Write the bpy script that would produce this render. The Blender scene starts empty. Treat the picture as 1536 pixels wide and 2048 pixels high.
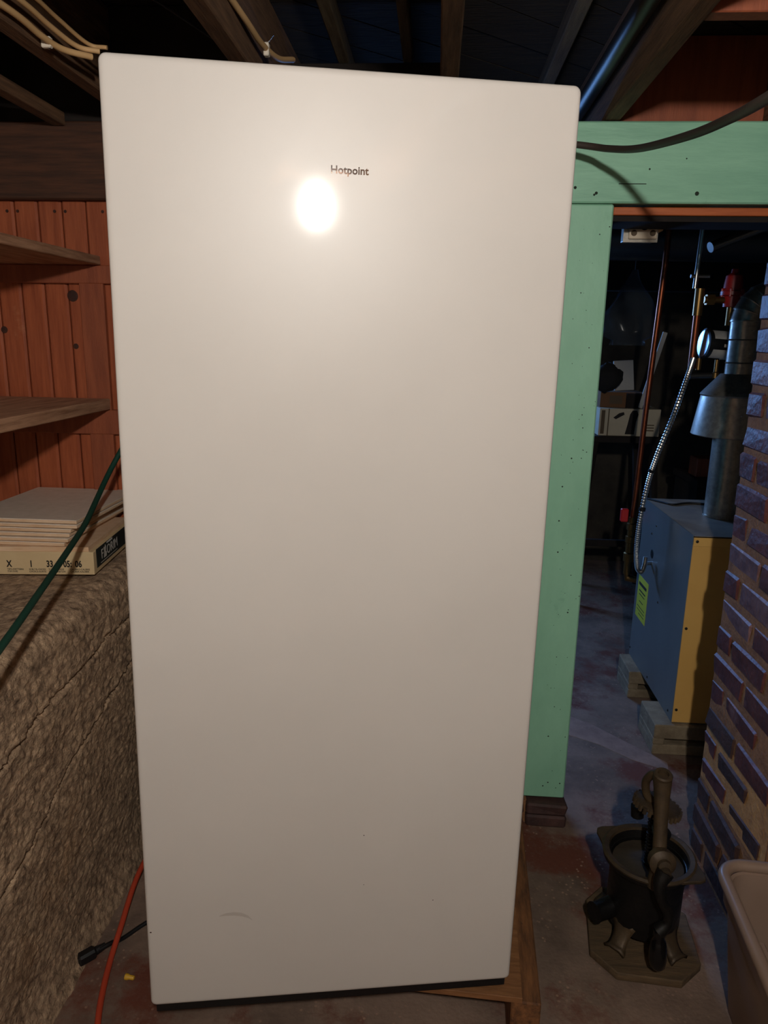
import bpy, math, random
from mathutils import Vector, Matrix, noise as mnoise
random.seed(7)
S = bpy.context.scene
COL = S.collection

# ------------------------------------------------------------------ camera, world, light, exposure
cd = bpy.data.cameras.new('camera'); cam = bpy.data.objects.new('camera', cd); COL.objects.link(cam)
cam.matrix_world = Matrix(((0.9974, -0.0335, 0.0644, 0.0), (0.0705, 0.2319, -0.9702, 0.0), (0.0176, 0.9722, 0.2336, 1.5), (0, 0, 0, 1)))
cd.sensor_fit = 'VERTICAL'; cd.sensor_height = 36.0; cd.lens = 1460.0 / 2048 * 36; cd.clip_start = 0.02
S.camera = cam
W = bpy.data.worlds.new('world'); S.world = W; W.use_nodes = True
W.node_tree.nodes['Background'].inputs[0].default_value = (0.35, 0.5, 0.8, 1)
W.node_tree.nodes['Background'].inputs[1].default_value = 0.0
S.view_settings.view_transform = 'Standard'; S.view_settings.look = 'None'
S.view_settings.exposure = 0.0; S.view_settings.gamma = 1.0; S.view_settings.use_curve_mapping = False
LAMP = Vector((0.137, -0.356, 1.950))          # bare bulb hanging under the joists behind the camera
BULB_STRENGTH = 2030.0
# daylight entering through the far basement window
ld = bpy.data.lights.new('daylight', 'AREA'); ld.shape = 'RECTANGLE'; ld.size = 0.86; ld.size_y = 0.46
ld.color = (0.19, 0.43, 1.0); ld.energy = 82
day = bpy.data.objects.new('daylight', ld); COL.objects.link(day)
day.location = (-0.35, 5.06, 1.78); day.rotation_euler = (math.radians(-82), 0, 0)   # sky light falls inward and slightly down


def lin(c):
    r = []
    for v in c:
        v = v / 255.0
        r.append(v / 12.92 if v <= 0.04045 else ((v + 0.055) / 1.055) ** 2.4)
    return (r[0], r[1], r[2], 1.0)


# ------------------------------------------------------------------ materials
def mat(name, c1, c2=None, scale=6.0, stretch=(1, 1, 1), rough=0.6, metal=0.0, bump=0.0, bscale=60.0, c3=None, s3=2.0, t3=0.55, w3=0.08,
        coat=0.0, crough=0.1, detail=5.0, emis=None, contrast=(0.35, 0.65), alpha=1.0, bdist=0.004, rvar=0.0, spec=0.5):
    m = bpy.data.materials.new(name); m.use_nodes = True
    nt = m.node_tree; N = nt.nodes; L = nt.links; b = N['Principled BSDF']
    b.inputs['Roughness'].default_value = rough; b.inputs['Metallic'].default_value = metal
    b.inputs['Specular IOR Level'].default_value = spec
    b.inputs['Coat Weight'].default_value = coat; b.inputs['Coat Roughness'].default_value = crough
    b.inputs['Alpha'].default_value = alpha
    c1 = lin(c1); b.inputs['Base Color'].default_value = c1
    if emis:
        b.inputs['Emission Color'].default_value = (*emis[:3], 1); b.inputs['Emission Strength'].default_value = emis[3]
    if c2 is None and not bump:
        return m
    tc = N.new('ShaderNodeTexCoord'); oi = N.new('ShaderNodeObjectInfo')
    ml = N.new('ShaderNodeMath'); ml.operation = 'MULTIPLY'; ml.inputs[1].default_value = 37.0; L.new(oi.outputs['Random'], ml.inputs[0])
    ad = N.new('ShaderNodeVectorMath'); ad.operation = 'ADD'; L.new(tc.outputs['Object'], ad.inputs[0]); L.new(ml.outputs[0], ad.inputs[1])
    mp = N.new('ShaderNodeMapping'); mp.inputs['Scale'].default_value = stretch; L.new(ad.outputs[0], mp.inputs[0])
    if c2 is not None:
        nz = N.new('ShaderNodeTexNoise'); nz.inputs['Scale'].default_value = scale; nz.inputs['Detail'].default_value = detail; nz.inputs['Roughness'].default_value = 0.65
        L.new(mp.outputs[0], nz.inputs['Vector'])
        cr = N.new('ShaderNodeValToRGB'); cr.color_ramp.elements[0].position = contrast[0]; cr.color_ramp.elements[1].position = contrast[1]
        cr.color_ramp.elements[0].color = c1; cr.color_ramp.elements[1].color = lin(c2); L.new(nz.outputs['Fac'], cr.inputs[0])
        out = cr.outputs[0]
        if c3 is not None:
            n3 = N.new('ShaderNodeTexNoise'); n3.inputs['Scale'].default_value = s3; n3.inputs['Detail'].default_value = 8; n3.inputs['Roughness'].default_value = 0.7
            L.new(ad.outputs[0], n3.inputs['Vector'])
            r3 = N.new('ShaderNodeValToRGB'); r3.color_ramp.elements[0].position = t3; r3.color_ramp.elements[1].position = t3 + w3
            L.new(n3.outputs['Fac'], r3.inputs[0])
            mx = N.new('ShaderNodeMix'); mx.data_type = 'RGBA'; L.new(r3.outputs[0], mx.inputs['Factor']); L.new(out, mx.inputs['A']); mx.inputs['B'].default_value = lin(c3)
            out = mx.outputs['Result']
        L.new(out, b.inputs['Base Color'])
        if rvar:
            mr = N.new('ShaderNodeMapRange'); mr.inputs['To Min'].default_value = rough - rvar; mr.inputs['To Max'].default_value = rough + rvar
            L.new(nz.outputs['Fac'], mr.inputs['Value']); L.new(mr.outputs[0], b.inputs['Roughness'])
    if bump:
        nb = N.new('ShaderNodeTexNoise'); nb.inputs['Scale'].default_value = bscale; nb.inputs['Detail'].default_value = 6; L.new(mp.outputs[0], nb.inputs['Vector'])
        bp = N.new('ShaderNodeBump'); bp.inputs['Strength'].default_value = bump; bp.inputs['Distance'].default_value = bdist
        L.new(nb.outputs['Fac'], bp.inputs['Height']); L.new(bp.outputs[0], b.inputs['Normal'])
    return m


M = {}
M['enamel'] = mat('white_enamel', (208, 201, 194), (204, 197, 190), scale=2.5, rough=0.42, coat=0.45, crough=0.072)
M['enamel_body'] = mat('white_cabinet', (225, 222, 216), rough=0.5)
M['gasket'] = mat('grey_rubber', (60, 60, 60), rough=0.7)
M['black_plastic'] = mat('black_plastic', (16, 16, 17), rough=0.45)
M['chrome'] = mat('chrome', (205, 203, 200), rough=0.12, metal=1.0)
M['dark_chrome'] = mat('dark_chrome', (112, 108, 108), rough=0.06, metal=1.0)
M['plywood'] = mat('plywood', (150, 102, 62), (118, 76, 42), scale=9, stretch=(1, 7, 7), rough=0.75, bump=0.3)
M['runner'] = mat('stained_lumber', (140, 92, 52), (78, 48, 26), scale=8, stretch=(6, 1, 6), rough=0.8, bump=0.4, c3=(60, 40, 30), s3=14, t3=0.6)
M['floor'] = mat('stained_concrete', (142, 118, 102), (100, 82, 70), scale=4.5, rough=0.8, bump=0.5, bscale=90, c3=(106, 58, 42), s3=2.3, t3=0.50, w3=0.1, rvar=0.12)
M['ledge'] = mat('rough_concrete', (96, 74, 56), (212, 180, 146), scale=48, stretch=(1, .8, 1), rough=0.95, bump=0.0, bscale=105, c3=(150, 108, 62), s3=1.6, t3=0.56, w3=0.25, bdist=0.012, detail=7, contrast=(0.3, 0.72))
def pebbly(m, sc, st, dist):
    nt = m.node_tree; N = nt.nodes; L = nt.links; b = N['Principled BSDF']
    tc = N.new('ShaderNodeTexCoord'); n = N.new('ShaderNodeTexNoise'); n.inputs['Scale'].default_value = 30; L.new(tc.outputs['Object'], n.inputs['Vector'])
    mx = N.new('ShaderNodeMix'); mx.data_type = 'VECTOR'; mx.inputs['Factor'].default_value = 0.012; mp = N.new('ShaderNodeMapping'); mp.inputs['Scale'].default_value = (1, 0.75, 1); L.new(tc.outputs['Object'], mp.inputs[0]); L.new(mp.outputs[0], mx.inputs['A']); L.new(n.outputs['Color'], mx.inputs['B'])
    v = N.new('ShaderNodeTexVoronoi'); v.feature = 'SMOOTH_F1'; v.inputs['Scale'].default_value = sc; L.new(mx.outputs['Result'], v.inputs['Vector'])
    n2 = N.new('ShaderNodeTexNoise'); n2.inputs['Scale'].default_value = sc * 2.4; n2.inputs['Detail'].default_value = 4; L.new(mp.outputs[0], n2.inputs['Vector'])
    iv = N.new('ShaderNodeMath'); iv.operation = 'MULTIPLY_ADD'; iv.inputs[1].default_value = -1.0; L.new(v.outputs['Distance'], iv.inputs[0]); L.new(n2.outputs['Fac'], iv.inputs[2])
    bp = N.new('ShaderNodeBump'); bp.inputs['Strength'].default_value = st; bp.inputs['Distance'].default_value = dist; L.new(iv.outputs[0], bp.inputs['Height']); L.new(bp.outputs[0], b.inputs['Normal'])
pebbly(M['ledge'], 150, 0.8, 0.003)
M['pine'] = mat('varnished_pine', (172, 90, 54), (144, 70, 40), scale=5, stretch=(14, 14, 1), rough=0.5, bump=0.15, bscale=20, c3=(190, 122, 84), s3=3.0, t3=0.62, w3=0.12)
M['knot'] = mat('pine_knot', (40, 20, 14), (70, 34, 20), scale=60, rough=0.6)
M['beam'] = mat('dark_stained_beam', (84, 50, 31), (58, 34, 21), scale=6, stretch=(1, 14, 14), rough=0.75, bump=0.4, bscale=20)
M['trimwood'] = mat('red_brown_board', (156, 82, 50), (132, 66, 40), scale=5, stretch=(10, 10, 1), rough=0.6, bump=0.2)
M['shelf'] = mat('old_shelf_board', (190, 146, 114), (140, 98, 72), scale=6, stretch=(9, 1, 14), rough=0.7, bump=0.4, bscale=25)
M['joist'] = mat('old_joist', (122, 88, 60), (84, 58, 38), scale=7, stretch=(12, 1, 12), rough=0.85, bump=0.6, bscale=25)
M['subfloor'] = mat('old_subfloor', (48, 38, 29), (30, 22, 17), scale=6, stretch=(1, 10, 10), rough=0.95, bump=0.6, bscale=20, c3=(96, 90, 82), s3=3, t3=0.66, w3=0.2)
M['batten'] = mat('grey_batten', (120, 104, 80), (92, 78, 58), scale=7, stretch=(12, 1, 12), rough=0.85, bump=0.5)
M['green'] = mat('mint_green_paint', (158, 214, 182), (146, 202, 170), scale=3.5, stretch=(2, 2, 1), rough=0.5, bump=0.25, bscale=25, c3=(124, 182, 150), s3=5, t3=0.62, w3=0.1)
M['green_flat'] = mat('mint_green_paint_beam', (158, 214, 182), (140, 196, 166), scale=3.5, stretch=(1, 6, 6), rough=0.5, bump=0.3, bscale=22, c3=(124, 182, 150), s3=5, t3=0.62, w3=0.1)
M['pit'] = mat('paint_pit', (38, 52, 40), rough=0.9)
M['orange_wood'] = mat('orange_fir_strip', (196, 104, 52), (172, 84, 40), scale=6, stretch=(1, 14, 14), rough=0.5, bump=0.2)
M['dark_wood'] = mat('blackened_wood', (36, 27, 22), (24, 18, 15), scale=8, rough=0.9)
M['brick'] = mat('dark_red_brick', (112, 64, 60), (80, 44, 46), scale=16, rough=0.52, bump=0.8, bscale=60, c3=(142, 104, 102), s3=6, t3=0.6, w3=0.15)
M['brick_dark'] = mat('dark_brown_brick', (84, 56, 50), (58, 40, 38), scale=18, rough=0.7, bump=0.8, bscale=60)
M['brick_pale'] = mat('purple_grey_brick', (142, 110, 112), (104, 72, 76), scale=18, rough=0.52, bump=0.8, bscale=60)
M['mortar'] = mat('sandy_mortar', (164, 116, 78), (132, 90, 58), scale=22, rough=0.95, bump=0.9, bscale=110)
M['mortar_pale'] = mat('pale_mortar_smear', (206, 154, 96), (176, 124, 74), scale=18, rough=0.95, bump=0.9, bscale=90)
M['patch'] = mat('pale_floor_patch', (168, 140, 126), (132, 108, 98), scale=9, rough=0.9, bump=0.3)
M['scuff'] = mat('brown_scuff', (120, 84, 60), (150, 112, 84), scale=120, rough=0.6, alpha=0.13)
M['plaster'] = mat('old_basement_wall', (78, 70, 58), (54, 48, 40), scale=3, rough=0.95, bump=0.6, bscale=30)
M['whitewash'] = mat('whitewashed_wall', (214, 206, 192), (186, 176, 160), scale=3, rough=0.95, bump=0.5, bscale=30)
M['tile'] = mat('cream_tile_face', (238, 224, 208), (226, 212, 194), scale=40, rough=0.4)
M['tile_edge'] = mat('fired_clay_edge', (226, 196, 164), (206, 166, 128), scale=9, stretch=(1, 1, 8), rough=0.9)
M['kraft'] = mat('cream_carton', (214, 190, 148), (202, 176, 134), scale=5, rough=0.8)
M['ink'] = mat('black_print', (26, 20, 18), rough=0.8)
M['grey_ink'] = mat('grey_print', (92, 76, 58), rough=0.8)
M['carton_dark'] = mat('dark_green_print_panel', (36, 44, 42), rough=0.55)
M['white_ink'] = mat('white_print', (196, 192, 184), rough=0.7)
M['green_cord'] = mat('green_vinyl', (22, 62, 50), rough=0.45)
M['orange_cord'] = mat('orange_vinyl', (190, 70, 44), rough=0.5)
M['black_cord'] = mat('black_vinyl', (18, 18, 20), rough=0.5)
M['grey_cord'] = mat('dark_grey_cable', (70, 60, 54), rough=0.5)
M['romex'] = mat('tan_cable_sheath', (206, 166, 116), rough=0.6)
M['steel'] = mat('galvanised_steel', (186, 180, 168), (154, 148, 138), scale=50, rough=0.36, metal=0.8, rvar=0.08)
M['zinc'] = mat('zinc_flex', (190, 188, 184), rough=0.3, metal=1.0)
M['pipe_black'] = mat('black_iron', (30, 28, 27), rough=0.42, metal=0.0)
M['copper'] = mat('dull_copper', (150, 82, 54), (120, 62, 40), scale=12, rough=0.38, metal=0.9)
M['brass'] = mat('brass', (132, 102, 60), rough=0.38, metal=0.9)
M['red_paint'] = mat('red_enamel', (166, 34, 30), (140, 26, 24), scale=20, rough=0.4)
M['red_handle'] = mat('red_handle_grip', (196, 34, 34), rough=0.5)
M['boiler_yellow'] = mat('yellow_sheet_metal', (240, 190, 106), (232, 180, 98), scale=4, rough=0.5)
M['boiler_grey'] = mat('grey_sheet_metal', (124, 130, 130), (114, 120, 120), scale=3, rough=0.36, metal=0.25)
M['boiler_top'] = mat('dusty_sheet_metal', (168, 150, 128), (140, 128, 116), scale=6, rough=0.6, metal=0.2)
M['sticker'] = mat('yellow_sticker', (206, 206, 60), rough=0.6)
M['block'] = mat('grey_concrete_block', (156, 140, 114), (124, 108, 86), scale=14, rough=0.95, bump=0.8, bscale=90)
M['label_paper'] = mat('grey_paper_label', (196, 190, 182), (176, 170, 162), scale=30, rough=0.7)
M['white_label'] = mat('white_paper_label', (226, 214, 196), rough=0.7)
M['lens'] = mat('grey_gauge_lens', (150, 170, 180), rough=0.3, metal=0.85)
M['iron'] = mat('weathered_cast_iron', (92, 74, 52), (58, 48, 38), scale=10, rough=0.55, metal=0.35, bump=0.4, bscale=50)
M['iron_plate'] = mat('greasy_iron_plate', (78, 68, 56), (56, 48, 40), scale=12, rough=0.5, metal=0.2, bump=0.3)
M['iron_black'] = mat('blackened_cast_iron', (30, 28, 27), (20, 19, 19), scale=12, rough=0.45, metal=0.4, bump=0.3)
M['board'] = mat('old_base_board', (104, 82, 56), (74, 58, 40), scale=7, stretch=(1, 8, 8), rough=0.8, bump=0.4)
M['black_wood'] = mat('black_lacquered_wood', (14, 14, 15), rough=0.18)
M['bin'] = mat('taupe_plastic', (150, 126, 110), (142, 118, 102), scale=4, rough=0.38)
M['porcelain'] = mat('cream_metal_cover', (222, 206, 182), (208, 190, 166), scale=9, rough=0.4)
M['nut'] = mat('yellow_plastic', (214, 164, 48), rough=0.4)
M['white_board'] = mat('white_panel', (176, 174, 170), rough=0.7)
M['box_white'] = mat('printed_carton', (196, 184, 160), (184, 172, 148), scale=6, rough=0.8)
M['dark_cloth'] = mat('dark_fabric', (24, 23, 24), rough=0.9)
M['brown_box'] = mat('brown_cardboard', (112, 78, 50), rough=0.85)
M['poly'] = mat('clear_grey_polythene', (70, 78, 86), rough=0.2, alpha=0.28)
M['duct'] = mat('blue_grey_duct', (92, 102, 112), rough=0.35, metal=0.7)
M['window_frame'] = mat('white_window_frame', (196, 192, 184), rough=0.6)
M['bulb'] = mat('glowing_bulb', (255, 240, 220), emis=(1.0, 0.95, 0.885, BULB_STRENGTH))
M['wire'] = mat('thin_dark_wire', (60, 62, 66), rough=0.5)
g = bpy.data.materials.new('window_glass'); g.use_nodes = True; gb = g.node_tree.nodes['Principled BSDF']
gb.inputs['Transmission Weight'].default_value = 1.0; gb.inputs['Roughness'].default_value = 0.02; gb.inputs['IOR'].default_value = 1.1; M['glass'] = g


def floor_paint():
    # extra painted-concrete layer: flaking maroon paint with pale chips, a property of the slab itself
    m = M['floor']; nt = m.node_tree; N = nt.nodes; L = nt.links; b = N['Principled BSDF']
    src = b.inputs['Base Color'].links[0].from_socket
    tc = N.new('ShaderNodeTexCoord')
    v = N.new('ShaderNodeTexVoronoi'); v.inputs['Scale'].default_value = 62; v.inputs['Randomness'].default_value = 1.0; L.new(tc.outputs['Object'], v.inputs['Vector'])
    r = N.new('ShaderNodeValToRGB'); r.color_ramp.elements[0].position = 0.13; r.color_ramp.elements[0].color = (1, 1, 1, 1); r.color_ramp.elements[1].position = 0.26; r.color_ramp.elements[1].color = (0, 0, 0, 1)
    L.new(v.outputs['Distance'], r.inputs[0])
    n = N.new('ShaderNodeTexNoise'); n.inputs['Scale'].default_value = 7; n.inputs['Detail'].default_value = 4; L.new(tc.outputs['Object'], n.inputs['Vector'])
    r2 = N.new('ShaderNodeValToRGB'); r2.color_ramp.elements[0].position = 0.47; r2.color_ramp.elements[1].position = 0.62; L.new(n.outputs['Fac'], r2.inputs[0])
    mu = N.new('ShaderNodeMath'); mu.operation = 'MULTIPLY'; L.new(r.outputs[0], mu.inputs[0]); L.new(r2.outputs[0], mu.inputs[1])
    mx = N.new('ShaderNodeMix'); mx.data_type = 'RGBA'; L.new(mu.outputs[0], mx.inputs['Factor']); L.new(src, mx.inputs['A']); mx.inputs['B'].default_value = lin((160, 128, 108))
    L.new(mx.outputs['Result'], b.inputs['Base Color'])


floor_paint()


# ------------------------------------------------------------------ mesh helpers
class MB:
    def __init__(s): s.v = []; s.f = []

    def add(s, vs, fs):
        o = len(s.v); s.v += [Vector(p) for p in vs]; s.f += [tuple(i + o for i in f) for f in fs]; return s

    def box(s, x0, x1, y0, y1, z0, z1, mtx=None):
        vs = [Vector((x, y, z)) for z in (z0, z1) for y in (y0, y1) for x in (x0, x1)]
        if mtx: vs = [mtx @ p for p in vs]
        return s.add(vs, [(0, 2, 3, 1), (4, 5, 7, 6), (0, 1, 5, 4), (2, 6, 7, 3), (0, 4, 6, 2), (1, 3, 7, 5)])

    def cbox(s, x0, x1, y0, y1, z0, z1, c, jit=0.0, mtx=None):
        """chamfered box, 24 vertices"""
        cx, cy, cz = (x0 + x1) / 2, (y0 + y1) / 2, (z0 + z1) / 2; h = ((x1 - x0) / 2, (y1 - y0) / 2, (z1 - z0) / 2)
        vs = []; idx = {}
        for sx in (-1, 1):
            for sy in (-1, 1):
                for sz in (-1, 1):
                    j = Vector((random.uniform(-jit, jit), random.uniform(-jit, jit), random.uniform(-jit, jit)))
                    for a in range(3):
                        d = [h[0] - c, h[1] - c, h[2] - c]; d[a] = h[a]
                        p = Vector((cx + sx * d[0], cy + sy * d[1], cz + sz * d[2])) + j
                        idx[(sx, sy, sz, a)] = len(vs); vs.append(mtx @ p if mtx else p)
        fs = []
        def sgn(a, sa, b, sb, c_, sc):
            t = [0, 0, 0]; t[a] = sa; t[b] = sb; t[c_] = sc; return tuple(t)
        for a in range(3):
            b, c_ = (a + 1) % 3, (a + 2) % 3
            for sa in (-1, 1):
                q = [idx[(*sgn(a, sa, b, sb, c_, sc), a)] for sb, sc in ((-1, -1), (1, -1), (1, 1), (-1, 1))]
                fs.append(tuple(q if sa > 0 else q[::-1]))
            for sb in (-1, 1):
                for sc in (-1, 1):
                    q = [idx[(*sgn(a, -1, b, sb, c_, sc), b)], idx[(*sgn(a, 1, b, sb, c_, sc), b)], idx[(*sgn(a, 1, b, sb, c_, sc), c_)], idx[(*sgn(a, -1, b, sb, c_, sc), c_)]]
                    fs.append(tuple(q if sb * sc > 0 else q[::-1]))
        for sx in (-1, 1):
            for sy in (-1, 1):
                for sz in (-1, 1):
                    q = [idx[(sx, sy, sz, a)] for a in range(3)]
                    fs.append(tuple(q if sx * sy * sz > 0 else q[::-1]))
        return s.add(vs, fs)

    def tube(s, pts, r, n=10, caps=True, closed=False):
        pts = [Vector(p) for p in pts]; rs = r if isinstance(r, (list, tuple)) else [r] * len(pts)
        rings = []; up = None; L = len(pts)
        for i, p in enumerate(pts):
            if closed: t = pts[(i + 1) % L] - pts[i - 1]
            else: t = (pts[min(i + 1, L - 1)] - pts[max(i - 1, 0)])
            t.normalize()
            if up is None:
                up = Vector((0, 0, 1)) if abs(t.z) < 0.9 else Vector((1, 0, 0))
            u = (up - t * up.dot(t)); u.normalize(); w = t.cross(u); up = u
            rings.append([p + (u * math.cos(a) + w * math.sin(a)) * rs[i] for a in [2 * math.pi * k / n for k in range(n)]])
        vs = [q for rg in rings for q in rg]; fs = []
        for i in range(L if closed else L - 1):
            i2 = (i + 1) % L
            for k in range(n):
                k2 = (k + 1) % n; fs.append((i * n + k, i * n + k2, i2 * n + k2, i2 * n + k))
        if caps and not closed:
            fs.append(tuple(range(n))[::-1]); fs.append(tuple((L - 1) * n + k for k in range(n)))
        return s.add(vs, fs)

    def lathe(s, prof, c=(0, 0, 0), axis=(0, 0, 1), n=24, ang0=0.0, ang1=2 * math.pi, caps=True):
        """prof: list of (radius, height) along the axis"""
        c = Vector(c); ax = Vector(axis).normalized(); u = Vector((1, 0, 0)) if abs(ax.x) < 0.9 else Vector((0, 1, 0))
        u = (u - ax * u.dot(ax)).normalized(); w = ax.cross(u); vs = []; fs = []
        for (r, h) in prof:
            for k in range(n):
                a = ang0 + (ang1 - ang0) * k / n
                vs.append(c + ax * h + (u * math.cos(a) + w * math.sin(a)) * max(r, 1e-5))
        for i in range(len(prof) - 1):
            for k in range(n):
                k2 = (k + 1) % n; fs.append((i * n + k, i * n + k2, (i + 1) * n + k2, (i + 1) * n + k))
        if caps: fs.append(tuple(range(n))[::-1]); fs.append(tuple((len(prof) - 1) * n + k for k in range(n)))
        return s.add(vs, fs)

    def prism(s, poly, z0, z1, mtx=None):
        n = len(poly); vs = [Vector((x, y, z)) for z in (z0, z1) for x, y in poly]
        if mtx: vs = [mtx @ p for p in vs]
        return s.add(vs, [tuple(range(n))[::-1], tuple(n + i for i in range(n))] + [(i, (i + 1) % n, n + (i + 1) % n, n + i) for i in range(n)])

    def grid(s, P, nu, nv):
        return s.add([p for p in P], [(i * nv + j, i * nv + j + 1, (i + 1) * nv + j + 1, (i + 1) * nv + j) for i in range(nu - 1) for j in range(nv - 1)])

    def build(s, name, m, parent=None, smooth=0, bevel=0.0, segs=2, org=None):
        vs = s.v
        if org is not None: vs = [p - Vector(org) for p in vs]
        me = bpy.data.meshes.new(name); me.from_pydata([tuple(p) for p in vs], [], s.f); me.materials.append(M[m] if isinstance(m, str) else m)
        me.validate()
        if smooth:
            for p in me.polygons: p.use_smooth = True
            me.set_sharp_from_angle(angle=math.radians(smooth))
        me.update()
        o = bpy.data.objects.new(name, me); COL.objects.link(o)
        if org is not None: o.location = org
        if parent is not None: o.parent = parent
        if bevel:
            b = o.modifiers.new('bevel', 'BEVEL'); b.width = bevel; b.segments = segs; b.limit_method = 'ANGLE'; b.angle_limit = math.radians(40)
            if segs > 1:
                for p in me.polygons: p.use_smooth = True
                me.set_sharp_from_angle(angle=math.radians(60))
        return o


def tag(o, label=None, cat=None, group=None, kind=None):
    if label: o['label'] = label
    if cat: o['category'] = cat
    if group: o['group'] = group
    if kind: o['kind'] = kind
    return o


def empty(name, loc=(0, 0, 0), rot=(0, 0, 0), **k):
    o = bpy.data.objects.new(name, None); COL.objects.link(o); o.location = loc; o.rotation_euler = rot; o.empty_display_size = 0.05
    return tag(o, **k)


def struct(o): o['kind'] = 'structure'; return o


def inst(src, name, loc, rot=(0, 0, 0), parent=None, m=None):
    o = bpy.data.objects.new(name, src); COL.objects.link(o); o.location = loc; o.rotation_euler = rot; o.parent = parent
    if m: o.material_slots[0].link = 'OBJECT'; o.material_slots[0].material = M[m]
    return o


def spline(pts, n=8):
    P = [Vector(p) for p in pts]; P = [P[0] * 2 - P[1]] + P + [P[-1] * 2 - P[-2]]; out = []
    for i in range(1, len(P) - 2):
        a, b, c, d = P[i - 1:i + 3]
        for k in range(n):
            t = k / n
            out.append(0.5 * ((2 * b) + (c - a) * t + (2 * a - 5 * b + 4 * c - d) * t * t + (3 * b - a - 3 * c + d) * t ** 3))
    out.append(P[-2]); return out


def text(name, body, size, m, loc, rot, parent=None, ext=0.0005, off=0.0, align='LEFT', sx=1.0, bev=0.0):
    cu = bpy.data.curves.new(name, 'FONT'); cu.body = body; cu.size = size; cu.extrude = ext; cu.offset = off; cu.align_x = align; cu.resolution_u = 3; cu.bevel_depth = bev
    t = bpy.data.objects.new(name, cu); COL.objects.link(t)
    me = bpy.data.meshes.new_from_object(t.evaluated_get(bpy.context.evaluated_depsgraph_get()))
    bpy.data.objects.remove(t); bpy.data.curves.remove(cu)
    me.materials.clear(); me.materials.append(M[m]); me.name = name
    o = bpy.data.objects.new(name, me); COL.objects.link(o); o.location = loc; o.rotation_euler = rot; o.scale = (sx, 1, 1); o.parent = parent
    return o


def clip(poly, inside, inter):
    out = []
    for i in range(len(poly)):
        a, b = poly[i - 1], poly[i]
        if inside(b):
            if not inside(a): out.append(inter(a, b))
            out.append(b)
        elif inside(a): out.append(inter(a, b))
    return out


def clip_rect(poly, x0, x1, y0, y1):
    for ax, val, sg in ((0, x0, 1), (0, x1, -1), (1, y0, 1), (1, y1, -1)):
        ins = lambda p, ax=ax, val=val, sg=sg: (p[ax] - val) * sg >= 0
        def it(a, b, ax=ax, val=val):
            t = (val - a[ax]) / (b[ax] - a[ax]); return (a[0] + (b[0] - a[0]) * t, a[1] + (b[1] - a[1]) * t)
        poly = clip(poly, ins, it)
        if not poly: return poly
    return poly


PI = math.pi; R = math.radians
XL, XR, YN, YF = -1.40, 2.40, -2.40, 5.10            # room shell
ZS = 2.25                                            # underside of the subfloor
YW = 2.07                                            # front of the partition's beam
YP = 2.10                                            # face of the pine panelling

# ================================================================== STRUCTURE
flo = struct(MB().box(XL - .1, XR + .1, YN - .1, YF + .1, -0.1, 0).build('floor', 'floor'))
# thin raised patch, paler than the floor, across the doorway
MB().prism([(0.564, 2.615), (0.672, 2.554), (0.77, 2.461), (0.881, 2.399), (0.894, 2.454), (0.759, 2.605), (0.674, 2.702), (0.59, 2.765)], 0, .0012).build('pale_patch', 'patch', flo)
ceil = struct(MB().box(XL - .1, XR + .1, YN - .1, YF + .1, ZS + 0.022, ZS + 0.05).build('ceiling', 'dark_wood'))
# diagonal subfloor boards
bw = 0.14; d = Vector((math.cos(R(40)), math.sin(R(40)))); nrm = Vector((-d.y, d.x))
k = -30
while k < 60:
    c = nrm * (k * bw)
    p = [c - d * 9, c + d * 9, c + d * 9 + nrm * (bw - 0.004), c - d * 9 + nrm * (bw - 0.004)]
    poly = clip_rect([(q.x, q.y) for q in p], XL, XR, YN, YF)
    if len(poly) >= 3:
        cx = sum(q[0] for q in poly) / len(poly); cy = sum(q[1] for q in poly) / len(poly)
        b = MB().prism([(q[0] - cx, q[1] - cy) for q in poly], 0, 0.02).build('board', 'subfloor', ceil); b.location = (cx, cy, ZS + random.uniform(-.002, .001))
    k += 1
# joists along the depth of the house, resting on the partition beam
for x in (-1.22, -0.822, -0.429, 0.008, 0.428, 0.83, 1.24, 1.64, 2.05):
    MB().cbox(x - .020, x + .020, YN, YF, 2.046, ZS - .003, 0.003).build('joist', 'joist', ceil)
MB().cbox(-1.038, -1.003, 1.2, 2.06, 2.030, 2.062, .002).build('batten', 'joist', ceil)
for x, w, z in ((-0.27, .03, 2.2), (-0.1, .026, 2.2), (0.29, .034, 2.2)):
    MB().cbox(x - w / 2, x + w / 2, 0.4 if z > 2.1 else 1.2, 4.2 if z > 2.1 else 2.06, z, ZS - .004, 0.003).build('batten', 'batten', ceil)
# girder added under the far-room joists to block window light from the subfloor
MB().cbox(XL, XR, 4.35, 4.47, 1.775, 2.044, .004).build('added_girder', 'dark_wood', ceil)
# blocking between joists above the beam and one nearer, on the right
MB().cbox(0.449, 0.809, 2.10, 2.14, 2.046, ZS - .004, .002).build('blocking', 'trimwood', ceil)
MB().cbox(0.851, 1.219, 2.10, 2.14, 2.046, ZS - .004, .002).build('blocking', 'trimwood', ceil)
MB().cbox(0.449, 0.809, 1.45, 1.488, 2.050, ZS - .004, .002).build('blocking', 'trimwood', ceil)
MB().cbox(-0.801, -0.450, 1.90, 1.94, 2.06, ZS - .004, .002).build('blocking', 'dark_wood', ceil)
MB().cbox(-0.408, -0.013, 2.13, 2.16, 2.095, 2.198, .002).build('blocking', 'dark_wood', ceil)  # added board, stops window light passing above the beam
MB().cbox(-1.2, -0.843, 2.08, 2.12, 2.046, ZS - .004, .002).build('blocking', 'dark_wood', ceil)

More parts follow.
